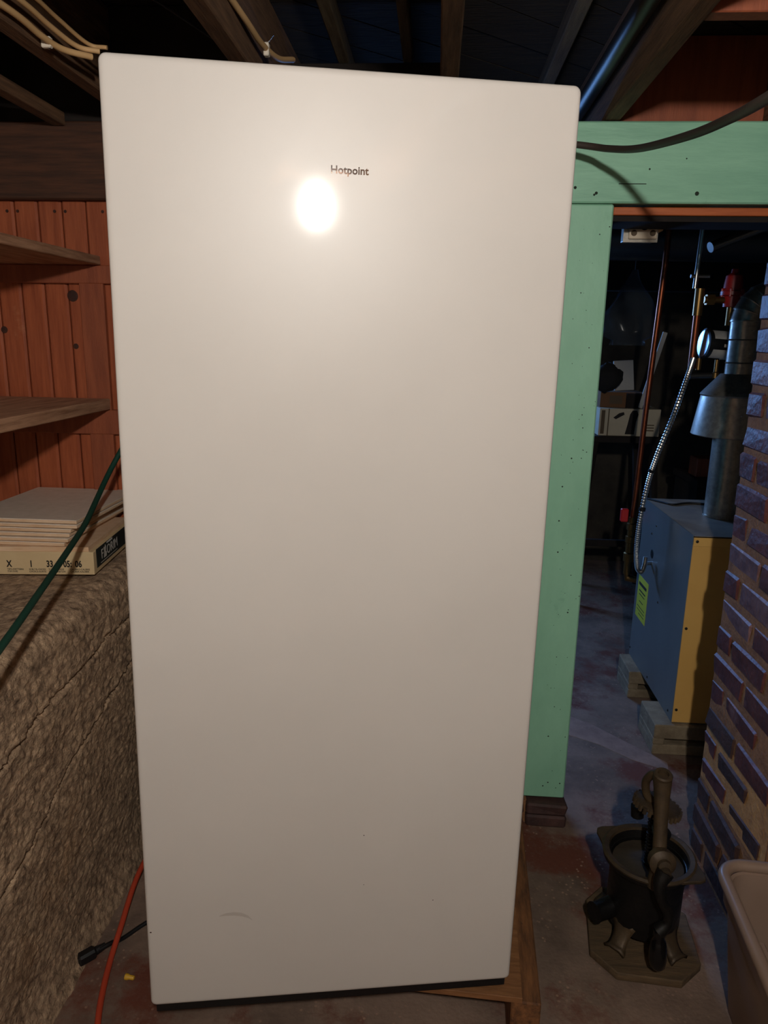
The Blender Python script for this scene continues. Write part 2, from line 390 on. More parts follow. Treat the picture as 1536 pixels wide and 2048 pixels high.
struct(MB().box(XL - .1, XL, YN - .1, YF + .1, 0, ZS + .02).build('wall_left', 'whitewash'))
struct(MB().box(XR, XR + .1, YN - .1, YF + .1, 0, ZS + .02).build('wall_right', 'plaster'))
struct(MB().box(XL, XR, YN - .1, YN, 0, ZS + .02).build('wall_rear', 'whitewash'))
wf = MB()                                            # far wall with the window opening
wx0, wx1, wz0, wz1 = -0.80, 0.10, 1.54, 2.02
wf.box(XL, wx0, YF - .1, YF, 0, ZS + .02).box(wx1, XR, YF - .1, YF, 0, ZS + .02).box(wx0, wx1, YF - .1, YF, 0, wz0).box(wx0, wx1, YF - .1, YF, wz1, ZS + .02)
struct(wf.build('wall_far', 'plaster'))
win = struct(MB().box(wx0, wx1, YF - .1, YF - .06, wz0, wz0 + .03).box(wx0, wx1, YF - .1, YF - .06, wz1 - .03, wz1).box(wx0, wx0 + .03, YF - .1, YF - .06, wz0 + .03, wz1 - .03).box(wx1 - .03, wx1, YF - .1, YF - .06, wz0 + .03, wz1 - .03).build('window_1', 'window_frame'))
for x in (-0.51, -0.19):
    MB().box(x - .01, x + .01, YF - .098, YF - .062, wz0 + .03, wz1 - .03).build('muntin', 'window_frame', win)

M['pane'] = mat('window_pane', (200, 215, 225), rough=0.05, alpha=0.12)
for x0_, x1_ in ((wx0 + .03, -0.52), (-0.50, -0.20), (-0.18, wx1 - .03)):
    MB().box(x0_, x1_, YF - .082, YF - .079, wz0 + .03, wz1 - .03).build('pane', 'pane', win)

# partition: panelled wall left of the doorway (behind the freezer)
part = struct(MB().box(XL, 0.27, YP + .012, YP + .04, 0, 2.04).build('wall_partition', 'dark_wood'))
pw = 0.0685; x = -1.395; i = 0
kn = {6: 1.60, 3: 1.47}
while x < 0.26:
    w = min(pw, 0.268 - x)
    MB().cbox(0.0015, w - 0.0015, 0, 0.016, 0, 1.88, 0.0055).build('plank', 'pine', part, org=(0, 0, 0)).location = (x, YP - .004, 0.02)
    if x > -1.3 and x < -0.9:
        for zz in (1.822,):
            for q in ((.012, .0,) if i % 2 else (.05, .0)):
                if q: MB().lathe([(.0045, 0), (.004, .0015)], (x + q, YP - .004, zz), (0, -1, 0), 8).build('nail', 'knot', part)
    x += pw; i += 1
for kx, kz, kr in ((-1.038, 1.597, .016), (-1.04, 1.457, .008), (-1.25, 1.50, .010)):
    MB().lathe([(kr, 0), (kr * .96, .0006), (kr * .4, .001)], (kx, YP - .0045, kz), (0, -1, 0), 16).build('knot', 'knot', part)
tb = struct(MB().cbox(XL, 0.268, YW - .004, YP - .006, 1.848, 2.043, 0.004).build('trim_1', 'beam'))
struct(MB().cbox(-1.010, -0.940, YP - .022, YP - .005, 0.87, 1.640, 0.002).build('trim_2', 'trimwood'))
# green doorway: header, post, fir strip under the header
hd = struct(MB().cbox(0.271, 1.75, YW, 2.22, 1.848, 2.043, 0.004).build('trim_3', 'green_flat'))
post = struct(MB().cbox(0.272, 0.449, YW + .002, 2.22, 0.088, 1.846, 0.004).build('trim_4', 'green'))
struct(MB().cbox(0.452, 1.75, YW + .02, 2.20, 1.822, 1.842, 0.002).build('trim_5', 'orange_wood'))
struct(MB().box(0.452, 1.75, YW + .03, 2.24, 1.808, 1.8215).build('trim_6', 'dark_wood'))
# pits, nail heads and cracks in the green paint
for q in range(64):
    zz = random.uniform(0.12, 1.8); xx = random.uniform(0.36, 0.445); r = random.choice((.0012, .0015, .002, .003)) * (1.1 if zz < 1.2 else .8)
    MB().lathe([(r, 0), (r * .7, .0006)], (xx, YW + .0025, zz), (0, -1, 0), 7).build('paint_pit', 'pit', post)
for xx, zz, r in ((.40, 1.872, .004), (.53, 1.93, .0025), (.655, 1.872, .0055), (.395, 1.868, .003), (.345, 1.885, .004), (.62, 1.955, .002)):
    MB().lathe([(r, 0), (r * .7, .0008)], (xx, YW, zz), (0, -1, 0), 8).build('nail_hole', 'pit', hd)
MB().box(.455, .525, YW - .0006, YW, 1.8935, 1.8955).build('crack', 'pit', hd)
# brick plinth under the post
pl = struct(MB().box(0.20, 0.452, YW + .0, 2.20, 0, 0.076).build('trim_7', 'mortar'))
for a, b_ in ((0.19, 0.322), (0.332, 0.456)):
    for z in (0.004, 0.044):
        MB().cbox(a, b_, YW - .028, YW + .06, z, z + .034, .006, .003).build('brick', 'brick_dark', pl)

# rough concrete ledge along the left wall
def ledge():
    prof = []                                        # (x, z, weight of displacement)
    for t in range(0, 90): prof.append((XL + (-0.845 - XL) * t / 89.0, 0.892, 0.4))
    for t in range(1, 20):
        a = R(90 - 90 * t / 20.0); prof.append((-0.845 + .055 * math.cos(a), 0.837 + .055 * math.sin(a), 0.8))
    for t in range(0, 190):
        z = 0.837 * (1 - t / 189.0); prof.append((-0.790 - 0.045 * (1 - z / .837) + 0.035 * max(0, (0.12 - z) / .12) ** 2, z, 1.0))
    ys = [0.35 + .03 * j for j in range(20)] + [0.95 + (YP - 0.008 - 0.95) * j / 299.0 for j in range(300)]
    ny = len(ys); P = []
    crack = [(0.9, .30), (1.2, .43), (1.33, .47), (1.42, .53), (1.55, .56), (1.75, .62), (2.0, .67), (2.3, .7)]
    crack2 = [(1.0, .62), (1.2, .70), (1.4, .735), (1.6, .75), (2.3, .80)]
    def cz(cr, y):
        for (a, b), (c, d_) in zip(cr, cr[1:]):
            if a <= y <= c: return b + (d_ - b) * (y - a) / (c - a)
        return None
    cl1 = [(cz(crack, y), cz(crack2, y)) for y in ys]
    for (x, z, w) in prof:
        n = Vector((0, 0, 1)) if w < .6 else (Vector((0.7, 0, 0.7)) if w < 1 else Vector((1, 0, 0.05)))
        for j, y in enumerate(ys):
            p = Vector((x, y, z))
            q3 = Vector((x * 88, y * 62, z * 88))
            h = mnoise.fractal(p * 5, 0.8, 2.0, 2) * 0.006 + mnoise.noise(q3) * .0038 + mnoise.noise(q3 * 2.0) * .0022 + max(0, mnoise.noise(q3 * .4)) * .0018
            if w == 1.0:
                for c, dep in ((cl1[j][0], .017), (cl1[j][1], .010)):
                    if c is not None:
                        c += 0.012 * mnoise.noise(Vector((y * 18, 3, 1))) + .006 * mnoise.noise(Vector((y * 60, 7, 2)))
                        dd = z - c
                        if abs(dd) < .008: h -= dep * (1 - abs(dd) / .008)
                        elif 0 < dd < .08: h += .004 * (1 - dd / .08)
            q = p + n * h * w
            if z <= 0.001: q.z = -0.005
            P.append(q)
    return MB().grid(P, len(prof), ny)
lg = struct(ledge().build('wall_ledge', 'ledge', smooth=80))

# ================================================================== CHIMNEY
chx, chy0, chy1 = 0.822, 1.56, 2.00
ch = empty('chimney', (1.05, 1.78, 0), label='dark red brick chimney with sandy mortar beside the doorway', cat='chimney')
MB().box(chx + .004 - 1.05, 1.30 - .004 - 1.05, chy0 + .004 - 1.78, chy1 - .006 - 1.78, 0, 2.045).build('mortar_core', 'mortar', ch)
course = 0.0815
bm_full = [MB().cbox(-.0475, .0475, -.098, .098, -.0325, .0325, .0065, .0038).build('t', 'brick') for _ in range(4)]
bm_half = [MB().cbox(-.0475, .0475, -.046, .046, -.0325, .0325, .0065, .0038).build('t', 'brick') for _ in range(3)]
fullm = [o.data for o in bm_full]; halfm = [o.data for o in bm_half]
for o in bm_full + bm_half: bpy.data.objects.remove(o)
for r in range(25):
    z = 0.040 + r * course
    if z > 2.02: break
    lengths = ['h', 'f', 'f'] if r % 2 == 0 else ['f', 'f', 'h']
    y = chy1
    for t in lengths:
        ln = .196 if t == 'f' else .092
        if y - ln < chy0 - .02: break
        me = random.choice(fullm if t == 'f' else halfm)
        m = 'brick_dark' if r < 6 and random.random() < .6 else ('brick_pale' if random.random() < .2 and r > 5 else 'brick')  # dark bricks mixed into the low courses, pale ones higher up
        b_ = inst(me, 'brick', (chx + .0475 - 1.05 + random.uniform(-.0025, .0025), y - ln / 2 - 1.78, z), (0, 0, random.uniform(-.012, .012)), ch, m)
        if .24 < z < .44:                            # eroded bricks set in wide pale mortar
            b_.scale = (1, random.uniform(.86, .96), random.uniform(.74, .92)); b_.rotation_euler.x = random.uniform(-.09, .09); b_.location.x += random.uniform(-.002, .004); b_.location.z += random.uniform(-.006, .006)
        y -= ln + .016
    # near face
    x = chx + .1 + .012
    while x < 1.29:
        ln = .196 if x + .196 < 1.31 else 1.30 - x
        if ln > .05:
            me = random.choice(fullm) if ln > .15 else random.choice(halfm)
            inst(me, 'brick', (x + ln / 2 - 1.05 + (.03 if r % 2 else 0), chy0 + .0475 - 1.78, z), (0, 0, PI / 2 + random.uniform(-.01, .01)), ch, 'brick')
        x += ln + .016
# pale repointing around the eroded courses
MB().box(chx + .0035 - 1.05, chx + .02 - 1.05, chy0 + .01 - 1.78, chy1 - .008 - 1.78, .25, .43).build('pale_repointing', 'mortar_pale', ch)

# ================================================================== FREEZER
fz = empty('upright_freezer', (-0.1596, 1.1922, 0.2169), (R(-.0636), R(.586), R(10.571)), label='tall white upright freezer with smooth door standing on a wooden platform', cat='freezer')
HW, DH = 0.36, 1.6686
def rrect(w, h, r, n=5, inset=0.0):
    pts = []
    for cx, cz, a0 in ((w - r, h - r, 0), (-w + r, h - r, 90), (-w + r, r, 180), (w - r, r, 270)):
        for q in range(n + 1):
            a = R(a0 + 90 * q / n); pts.append((cx + (r - inset) * math.cos(a), cz + (r - inset) * math.sin(a)))
    return pts
def door():
    mb = MB(); n = len(rrect(HW, DH, .012)); rings = []
    for y, ins in ((0.0, .011), (0.0, .0074), (0.0006, .0040), (.002, .0019), (.0042, .0006), (.0068, 0), (.045, 0), (.05, .002)):
        rings.append([Vector((x, y, z)) for x, z in rrect(HW, DH, .012, inset=ins)])
    vs = [p for r_ in rings for p in r_]; fs = []
    for i in range(len(rings) - 1):
        for q in range(n):
            q2 = (q + 1) % n; fs.append((i * n + q, i * n + q2, (i + 1) * n + q2, (i + 1) * n + q))
    fs.append(tuple(range(n))[::-1]); fs.append(tuple((len(rings) - 1) * n + q for q in range(n)))
    fs = [f[::-1] for f in fs]
    return mb.add(vs, fs)
dr = door().build('door', 'enamel', fz, smooth=40)
MB().box(-HW + .012, HW - .012, .051, .064, .012, DH - .012).build('door_gasket', 'gasket', fz)
MB().box(-HW + .004, HW - .004, .065, .68, .02, DH - .004).build('cabinet', 'enamel_body', fz, bevel=.006)
MB().box(-HW + .008, HW - .006, .014, .60, -.027, -.001).build('toe_kick', 'black_plastic', fz)
for x in (-HW + .06, HW - .06):
    for y in (.24, .6):
        MB().lathe([(.018, -.050), (.018, -.042), (.008, -.042), (.008, -.026)], (x, y, 0), n=14).build('levelling_foot', 'black_plastic', fz, smooth=40)
logo = text('brand_badge', 'Hotpoint', .0157, 'dark_chrome', (-.0262, -.0006, 1.5235), (R(90), 0, 0), dr, ext=.0006, off=.0003, sx=1.0, bev=0)
logo['label'] = 'small raised chrome brand lettering'
for x, z, r in ((-.352, .172, .0022), (.05, .36, .0016), (.052, .25, .0012), (.19, .205, .0015)):
    MB().lathe([(r, 0), (r * .6, .0003)], (x, 0.0002, z), (0, -1, 0), 7).build('enamel_chip', 'knot', dr)

def scuff(pts, w):
    P = []
    for i_, (x, z) in enumerate(pts):
        f = w * math.sin(PI * (i_ + .35) / (len(pts) - .3)); P += [Vector((x, -.0004, z - f)), Vector((x, -.0004, z + f))]
    MB().grid(P, len(pts), 2).build('scuff_mark', 'scuff', dr)
scuff([(-.224, .199), (-.212, .202), (-.196, .2025), (-.182, .200), (-.170, .194), (-.162, .186)], .0042)

# platform under the freezer
pf = empty('wooden_platform', (0.225, 1.265, 0), (0, 0, R(-2.6)), label='low plywood platform on lumber runners under the white freezer', cat='platform')
MB().box(-.785, 0, 0, .66, .146, .160).build('plywood_top', 'plywood', pf, bevel=.001, segs=1)
for x, y in ((-.78, .15), (-.40, .15), (-.022, .004)):
    MB().cbox(x, x + .062, y, .67, 0, .1455, .003).build('runner', 'runner', pf)

# ================================================================== CEILING LAMP (behind the camera)
cl = empty('ceiling_lamp', (LAMP.x, LAMP.y, 2.25), label='bare glowing bulb in a porcelain lampholder on the joists', cat='lamp')
MB().box(-.11, .11, -.06, .06, -.20, -.16).build('mounting_board', 'joist', cl)
MB().lathe([(.06, -.200), (.06, -.208), (.03, -.214), (.024, -.217)], n=20).build('lampholder', 'porcelain', cl, smooth=40)
dz = LAMP.z - 2.25
MB().lathe([(.003, dz - .046), (.013, dz - .042), (.020, dz - .030), (.023, dz - .014), (.021, dz + .004), (.016, dz + .024), (.014, dz + .044)], n=20).build('bulb', 'bulb', cl, smooth=60)

# ================================================================== SHELVES on the left
for z0, z1, lab in ((1.680, 1.703, 'upper pine wall shelf above eye level on the left'), (1.280, 1.311, 'lower dusty pine wall shelf above the stacked tiles')):
    sh = empty('wall_shelf', (-1.19, 1.3, z0), label=lab, cat='shelf')
    MB().cbox(-.208, .250, -.9, .774, 0, z1 - z0, .002).build('shelf_board', 'shelf', sh)
    MB().cbox(-.208, .34, .776, .795, -.074 if z0 < 1.5 else -.050, -.001 if z0 > 1.5 else -.002, .002).build('cleat', 'trimwood', sh)

# ================================================================== TILES AND TILE CARTON
LZ = 0.900
tc_ = empty('tile_carton', (-1.018, 1.846, LZ), (0, 0, R(6.0)), label='cream and dark green tile carton lying on the concrete ledge', cat='box')
cw, cdp, chh = .158, .158, .060
MB().box(-cw, cw, -cdp, cdp, 0, chh).build('carton_body', 'kraft', tc_, bevel=.002)
MB().box(-cw + .004, cw - .012, -cdp + .004, cdp, chh, chh + .012).build('carton_tile', 'tile_edge', tc_)
MB().box(cw, cw + .0008, -cdp + .02, cdp - .002, .012, chh + .001).build('dark_side_panel', 'carton_dark', tc_)
rt = (R(90), 0, 0); fy = -cdp - .0006
for s_, x_ in (('X', -.048), ('1', .008), ('33', .050), ('05:', .092), ('06', .121)):
    text('printed_code', s_, .0235, 'ink', (x_ - .01, fy, .021), rt, tc_, ext=.0002, off=.0007, sx=.72)
for s_, x_ in (('TIPO-PATTERN\nTYP-TYPE', -.058), ('SCELTA-CHOIX\nCHOICE-SORTE', -.004), ('TONO-SHADE\nTON-FARBTON', .044), ('CALIBRO-CALIBRE\nCALIBER-KALIBER', .098)):
    text('fine_print', s_, .0060, 'ink', (x_, fy, .0125), rt, tc_, ext=.0001, off=.00008)
text('side_print', 'F', .036, 'white_ink', (cw + .0012, -.105, .026), (R(90), 0, R(90)), tc_, ext=.0002)
text('side_print', 'ORIM', .036, 'white_ink', (cw + .0012, -.062, .026), (R(90), 0, R(90)), tc_, ext=.0002)
text('side_print', 'ceramiche', .011, 'white_ink', (cw + .0012, -.06, .055), (R(90), 0, R(90)), tc_, ext=.0002)
em = [(-.012, .0), (.010, .0), (.013, .010), (.006, .014), (.010, .026), (.004, .034), (-.003, .026), (-.010, .030), (-.007, .014)]
MB().add([Vector((cw + .0012, -.076 + a, .024 + b)) for a, b in em], [tuple(range(len(em)))]).build('side_emblem', 'white_ink', tc_)
MB().box(cw + .0009, cw + .0012, -.11, .02, .017, .0185).build('side_print', 'white_ink', tc_)
names = ['topmost cream tile of the stack on the carton', 'second cream tile from the top of the stack', 'third cream tile from the top, jutting slightly forward', 'fourth cream tile from the top of the stack', 'fifth cream tile from the top of the stack', 'lowest cream tile of the stack, resting on the carton']
zt = LZ + chh + .0125
offs = [(-.004, .004, 0.5), (.002, 0, .3), (-.006, .004, 1.2), (-.002, .006, -.4), (.006, .002, .4), (.0, .004, 0)]
for q in range(6):
    th = .0096; ox, oy, rz = offs[q]
    t = empty('floor_tile', (-1.036 + ox - .006 * (5 - q), 1.886 + oy + .002 * q, zt), (0, 0, R(rz)), label=names[5 - q], cat='tile', group='stacked floor tiles')
    MB().box(-.151, .151, -.187, .187, 0, th - .0022).build('clay_body', 'tile_edge', t, bevel=.0012, segs=1)
    MB().box(-.1516, .1516, -.1876, .1876, th - .0021, th).build('glazed_face', 'tile', t, bevel=.0006, segs=1)
    zt += th + .0018

# ================================================================== CORDS AND CABLES
def cord(name, pts, r, m, label, cat='cord', n=10, seg=8, group=None):
    c = Vector(pts[0]); o = MB().tube(spline(pts, seg), r, n).build(name, m, smooth=60)
    return tag(o, label, cat, group)
cord('garden_cord', [(-.62, .76, .985), (-.675, 1.03, 1.008), (-.718, 1.23, 1.028), (-.778, 1.48, 1.048), (-.804, 1.60, 1.065), (-.829, 1.72, 1.098), (-.838, 1.80, 1.135), (-.826, 1.86, 1.19), (-.78, 1.97, 1.32)], .0068, 'green_cord', 'dark green cord slanting in front of the stacked tiles')
cord('extension_cord', [(-.64, 1.02, .008), (-.672, 1.18, .008), (-.715, 1.31, .009), (-.742, 1.42, .010), (-.752, 1.51, .028), (-.765, 1.64, .055), (-.765, 1.75, .06), (-.75, 1.85, .04)], .0072, 'orange_cord', 'orange extension cord lying on the floor at the ledge foot', seg=10)
pc = empty('power_cord', (-.80, 1.43, 0), label='black power cord with a moulded plug on the concrete floor', cat='cord')
MB().tube(spline([(.022, .012, .022), (.040, .036, .020), (.058, .068, .0065), (.10, .125, .0065), (.15, .16, .0065), (.19, .19, .0065)]), .0055, 10).build('cable', 'black_cord', pc, smooth=60)
pm = Matrix.Translation((0, -.005, .020)) @ Matrix.Rotation(R(48), 4, 'Z')
MB().cbox(-.024, .020, -.013, .013, -.014, .014, .005, 0, pm).tube([pm @ Vector((.018, 0, 0)), pm @ Vector((.045, 0, .002))], [.009, .0065], 12).build('plug', 'black_cord', pc, smooth=50)
for s_ in (-1, 1):
    pr = MB(); pr.box(-.002, .002, -.003, .003, -.020, 0, Matrix.Translation((-.012 + s_ * .006, -.014 - s_ * .006, .008)) @ Matrix.Rotation(R(48), 4, 'Z') @ Matrix.Rotation(R(60), 4, 'X')); pr.build('prong', 'chrome', pc)
for q in range(4):
    MB().tube([pm @ Vector((.022 + q * .005, 0, 0)), pm @ Vector((.0245 + q * .005, 0, 0))], .0105 - q * .0007, 12).build('strain_relief', 'black_cord', pc, smooth=40)
wn = MB().lathe([(.004, 0), (.0052, .002), (.0052, .012), (.0072, .016), (.0072, .022), (.006, .0225)], (-.667, 1.385, .0072), (-1, .1, 0), 14).build('wire_nut', 'nut', smooth=40)
tag(wn, 'small yellow wire connector lying on the floor by the freezer', 'connector')

# black cable sagging in front of the green header
cord('service_cable', [(-.05, 2.02, 2.03), (.15, 2.02, 1.995), (.335, 1.96, 1.960), (.389, 1.89, 1.936), (.424, 1.75, 1.905), (.436, 1.45, 1.857), (.428, 1.23, 1.827), (.413, 1.06, 1.806), (.42, .85, 1.80), (.5, .5, 1.86)], .0080, 'grey_cord', 'dark grey cable sagging across the green header', 'cable', 12, 10)
# tan sheathed cables along the left joist
for q, (dx, dz_, dy, lb) in enumerate(((0, 0, 0, 'tan sheathed cable stapled lowest along the left joist'), (.015, .020, .03, 'middle tan sheathed cable of the pair above the staple'), (.030, .034, .05, 'thin tan cable running highest beside the left joist'))):
    cord('sheathed_cable', [(-.80 + dx, .7, 2.058 + dz_), (-.792 + dx, 1.3, 2.058 + dz_), (-.787 + dx, 1.46, 2.06 + dz_), (-.786 + dx, 1.54 + dy * .3, 2.056 + dz_), (-.772 + dx, 1.60 + dy, 2.052 + dz_ * .8), (-.735 + dx, 1.648 + dy * .2, 2.054 + dz_ * .6)], .0062 - .001 * q, 'romex', lb, 'cable', group='tan cables on the left joist')
st = empty('cable_staple', (-.790, 1.57, 2.05), label='white plastic staple holding tan cables to the left joist', cat='staple')
MB().cbox(-.010, .010, -.006, .006, -.006, .014, .002).build('clip', 'white_label', st)
MB().lathe([(.003, 0), (.003, .008)], (.004, 0, -.008), n=8).build('nail', 'chrome', st)
cord('sheathed_cable', [(-.425, .9, 2.105), (-.416, 1.3, 2.11), (-.404, 1.5, 2.106), (-.394, 1.6, 2.098), (-.388, 1.70, 2.094), (-.375, 1.80, 2.10), (-.36, 1.9, 2.13)], .0062, 'romex', 'tan sheathed cable along the middle joist above the freezer', 'cable')
st2 = empty('cable_clip', (-.385, 1.73, 2.092), label='white nail-on clip on the tan cable above the freezer', cat='staple')
MB().cbox(-.006, .006, -.008, .008, -.012, .014, .002).build('clip', 'white_label', st2)
MB().tube([(0, 0, .012), (.02, -.02, .022)], .0012, 6).build('nail', 'chrome', st2)
cord('thin_wire', [(-.9, 1.1, 2.2), (-.72, 1.4, 2.17), (-.6, 1.6, 2.15), (-.52, 1.75, 2.13), (-.45, 1.9, 2.12)], .0022, 'wire', 'thin dark wire crossing between the left joists', 'wire')
# iron pipe under the subfloor
gp = MB().tube([(.372, .2, 2.12), (.372, 4.3, 2.12)], .021, 16).build('iron_pipe', 'pipe_black', smooth=60); tag(gp, 'black iron pipe running beside the joist above the doorway', 'pipe')

# ================================================================== DOORWAY BOX
jb = empty('receptacle_box', (.566, 2.26, 1.806), label='small metal electrical box with round holes under the doorway header', cat='electrical box')
MB().box(-.040, .048, -.008, .045, -.028, .045).build('box_body', 'steel', jb, bevel=.002)
MB().box(-.046, .050, -.011, -.0085, -.032, .046).build('back_flange', 'steel', jb)
cv = MB().box(-.033, .046, -.020, -.0115, -.024, .018).build('cover', 'porcelain', jb, bevel=.003)
for x_ in (-.019, .033):
    MB().lathe([(.0085, 0), (.0075, .002), (.004, .0025)], (x_, -.0205, -.008), (0, -1, 0), 14).build('screw', 'grey_ink', jb)
MB().lathe([(.013, 0), (.012, .0012)], (.009, -.0205, .012), (0, -1, 0), 16).build('socket_hole', 'ink', jb)
MB().box(-.03, .044, -.016, -.0115, .019, .040).build('upper_cover', 'steel', jb)
MB().tube([(.05, .0, 0), (.060, -.002, .004), (.066, .0, .016), (.07, .02, .05)], .006, 8).build('cable_clamp', 'romex', jb, smooth=50)

# ================================================================== BOILER
bx0, by0, bz0 = 0.918, 2.53, 0.125
bo = empty('boiler', (1.17, 2.84, bz0), label='boiler with yellow front and grey sides standing on concrete blocks', cat='boiler')
a0, a1, b0, b1, h1 = bx0 - 1.17, .27, by0 - 2.84, 3.15 - 2.84, .715
MB().box(a0 + .004, a1, b0 + .004, b1, 0, h1 - .004).build('jacket_core', 'boiler_grey', bo)
MB().box(a0, a0 + .0035, b0 + .003, b1, -.004, h1).build('side_panel', 'boiler_grey', bo)
MB().box(a0 + .001, a1, b0, b0 + .0035, 0, h1 - .035).build('front_panel', 'boiler_yellow', bo)
MB().box(a0 + .001, a1, b0, b0 + .0035, h1 - .0345, h1).build('front_top_band', 'boiler_yellow', bo)
MB().box(a0, a1, b0, b1, h1 - .0035, h1 + .002).build('top_panel', 'boiler_top', bo)
MB().box(a0 - .0015, a0 + .0015, b0, b1, h1 - .03, h1 + .003).build('side_flange', 'boiler_grey', bo)
for x_, z_ in ((a0 + .014, h1 - .018), (a0 + .012, h1 * .52), (a0 + .012, .05)):
    MB().lathe([(.0055, 0), (.005, .002), (.002, .003)], (x_, b0, z_), (0, -1, 0), 10).build('screw', 'black_plastic', bo)
for y_, z_ in ((b0 + .42, h1 - .07), (b0 + .47, h1 - .115), (b0 + .30, .36), (b0 + .05, .02), (b0 + .33, .02), (b0 + .61, .03)):
    MB().lathe([(.005, 0), (.0045, .002), (.002, .003)], (a0, y_, z_), (-1, 0, 0), 10).build('screw', 'black_plastic', bo)
stk = MB().box(a0 - .0008, a0, b0 + .44, b0 + .585, .20, .385).build('warning_sticker', 'sticker', bo)
for y0_, y1_, z_, hh in ((.46, .57, .345, .014), (.47, .56, .32, .006), (.475, .555, .305, .004), (.49, .545, .275, .004), (.46, .57, .25, .003), (.46, .57, .235, .003), (.46, .54, .22, .003)):
    MB().box(a0 - .0012, a0 - .0008, b0 + y0_, b0 + y1_, z_, z_ + hh).build('sticker_print', 'ink', stk)
MB().lathe([(.020, 0), (.018, .001)], (a0, b0 + .44, .52), (-1, 0, 0), 18).build('knockout_hole', 'black_plastic', bo)
MB().tube([(a0, b0 + .44, .48), (a0 - .03, b0 + .43, .478)], .008, 10).build('conduit_connector', 'zinc', bo, smooth=50)
MB().tube(spline([(a0 + .0, b1 - .02, h1 + .006), (a0 + .05, b1 - .10, h1 + .006), (a0 + .08, b1 - .13, h1 + .006), (a0 + .16, b1 - .09, h1 + .006), (a0 + .28, b1 - .12, h1 + .006)]), .004, 8).build('thermostat_wire', 'black_cord', bo, smooth=50)
# blocks
def cblock(loc, label, w=.40):
    b = empty('concrete_block', loc, label=label, cat='concrete block', group='blocks under the boiler')
    MB().cbox(0, w, 0, .19, .0, .040, .004, .002).build('lower_shell', 'block', b)
    MB().cbox(0, w, 0, .19, .062, .119, .004, .002).build('upper_shell', 'block', b)
    MB().cbox(0, .042, .001, .189, .039, .064, .003).build('end_web', 'block', b)
    MB().box(.06, w - .01, .06, .18, .038, .064).build('core', 'dark_wood', b)
cblock((.852, 2.510, .001), 'nearer concrete block under the front edge of the boiler')
cblock((.872, 2.95, .001), 'farther concrete block under the back edge of the boiler')

# flue pipe with draft hood
fl = empty('flue_pipe', (1.125, 2.85, bz0 + h1 + .003), label='galvanised flue pipe with draft hood and elbow rising from boiler', cat='flue pipe')
z0 = fl.location.z
MB().lathe([(.062, 0), (.062, .37)], n=32).build('lower_pipe', 'steel', fl, smooth=40)
MB().lathe([(.062, .005), (.066, .006), (.066, 0)], n=32).build('base_collar', 'steel', fl, smooth=40)
MB().lathe([(.140, .315), (.143, .318), (.142, .325), (.122, .462), (.126, .468), (.122, .474), (.062, .545), (.0, .545)], n=40).build('draft_hood', 'steel', fl, smooth=30)
pts = [(.047, .535)]; hh = .535
MB().lathe([(.050, .535), (.050, .582), (.0525, .585), (.050, .588), (.050, .665), (.0525, .668), (.050, .671), (.050, .735)], n=28).build('upper_pipe', 'steel', fl, smooth=30)
segs = 5
for q in range(segs):
    ang = R(90 * q / segs); ang2 = R(90 * (q + 1) / segs); rb = .095
    def cpt(a): return Vector((rb - rb * math.cos(a), 0, .735 + rb * math.sin(a)))
    def tdir(a): return Vector((math.sin(a), 0, math.cos(a)))
    mb = MB(); p0, p1 = cpt(ang), cpt(ang2)
    mb.tube([p0 - tdir(ang) * .004, p0, p0 + tdir(ang) * .002, p1 - tdir(ang2) * .002, p1], [.0525, .0535, .051, .050, .050], 28, caps=False)
    mb.build('elbow_gore', 'steel', fl, smooth=35)
MB().tube([(.095, 0, .83), (.9, 0, .86)], .050, 28).build('horizontal_pipe', 'steel', fl, smooth=50)
for a_, z_, r_ in ((-100, .40, .1305), (-75, .335, .140), (-70, .37, .1345), (-80, .62, .050), (-78, .70, .050)):
    c_ = Vector((r_ * math.cos(R(a_)), r_ * math.sin(R(a_)), z_)); MB().lathe([(.0035, 0), (.003, .002)], c_, (c_.x, c_.y, 0), 8).build('rivet', 'chrome', fl)

# round motorised actuator with glass-like face turned to the left
ac = empty('relief_gauge', (1.045, 2.975, 1.495), label='round dark gauge housing with paper labels beside the flue pipe', cat='gauge')
am = Vector((-1.0, -.08, 0.06)).normalized()
MB().lathe([(.050, -.095), (.053, -.090), (.053, .004), (.058, .006), (.058, .016), (.052, .018)], (0, 0, 0), am, 32).build('housing', 'black_plastic', ac, smooth=35)
MB().lathe([(.050, .0185), (.0495, .0198), (.03, .0200), (.0, .0200)], (0, 0, 0), am, 32).build('face_lens', 'lens', ac, smooth=40)
def wraplabel(a0_, a1_, h0, h1, m, r=.0538):
    u = Vector((0, 0, 1)); w = am.cross(u).normalized(); u = w.cross(am); P = []
    for i_ in range(9):
        a = R(a0_ + (a1_ - a0_) * i_ / 8)
        for h in (h0, h1): P.append(am * h + (u * math.cos(a) + w * math.sin(a)) * r)
    MB().grid(P, 9, 2).build('paper_label', m, ac, smooth=60)
sgn = 1 if am.cross(Vector((0, 0, 1))).y < 0 else -1
wraplabel(sgn * 18, sgn * 68, -.085, -.002, 'label_paper'); wraplabel(sgn * 112, sgn * 165, -.085, -.002, 'label_paper'); wraplabel(sgn * 88, sgn * 100, -.088, -.04, 'white_label', .0540)
MB().lathe([(.012, 0), (.012, .02), (.008, .024), (.008, .07)], (.045, .01, -.13), n=12).build('fitting', 'brass', ac, smooth=40)
MB().tube([(-.02, .02, -.055), (-.02, .02, -.10)], .010, 12).build('fitting', 'brass', ac, smooth=40)
MB().tube([(.06, .02, -.12), (-.05, .02, -.125)], .013, 12).build('black_nipple', 'pipe_black', ac, smooth=40)
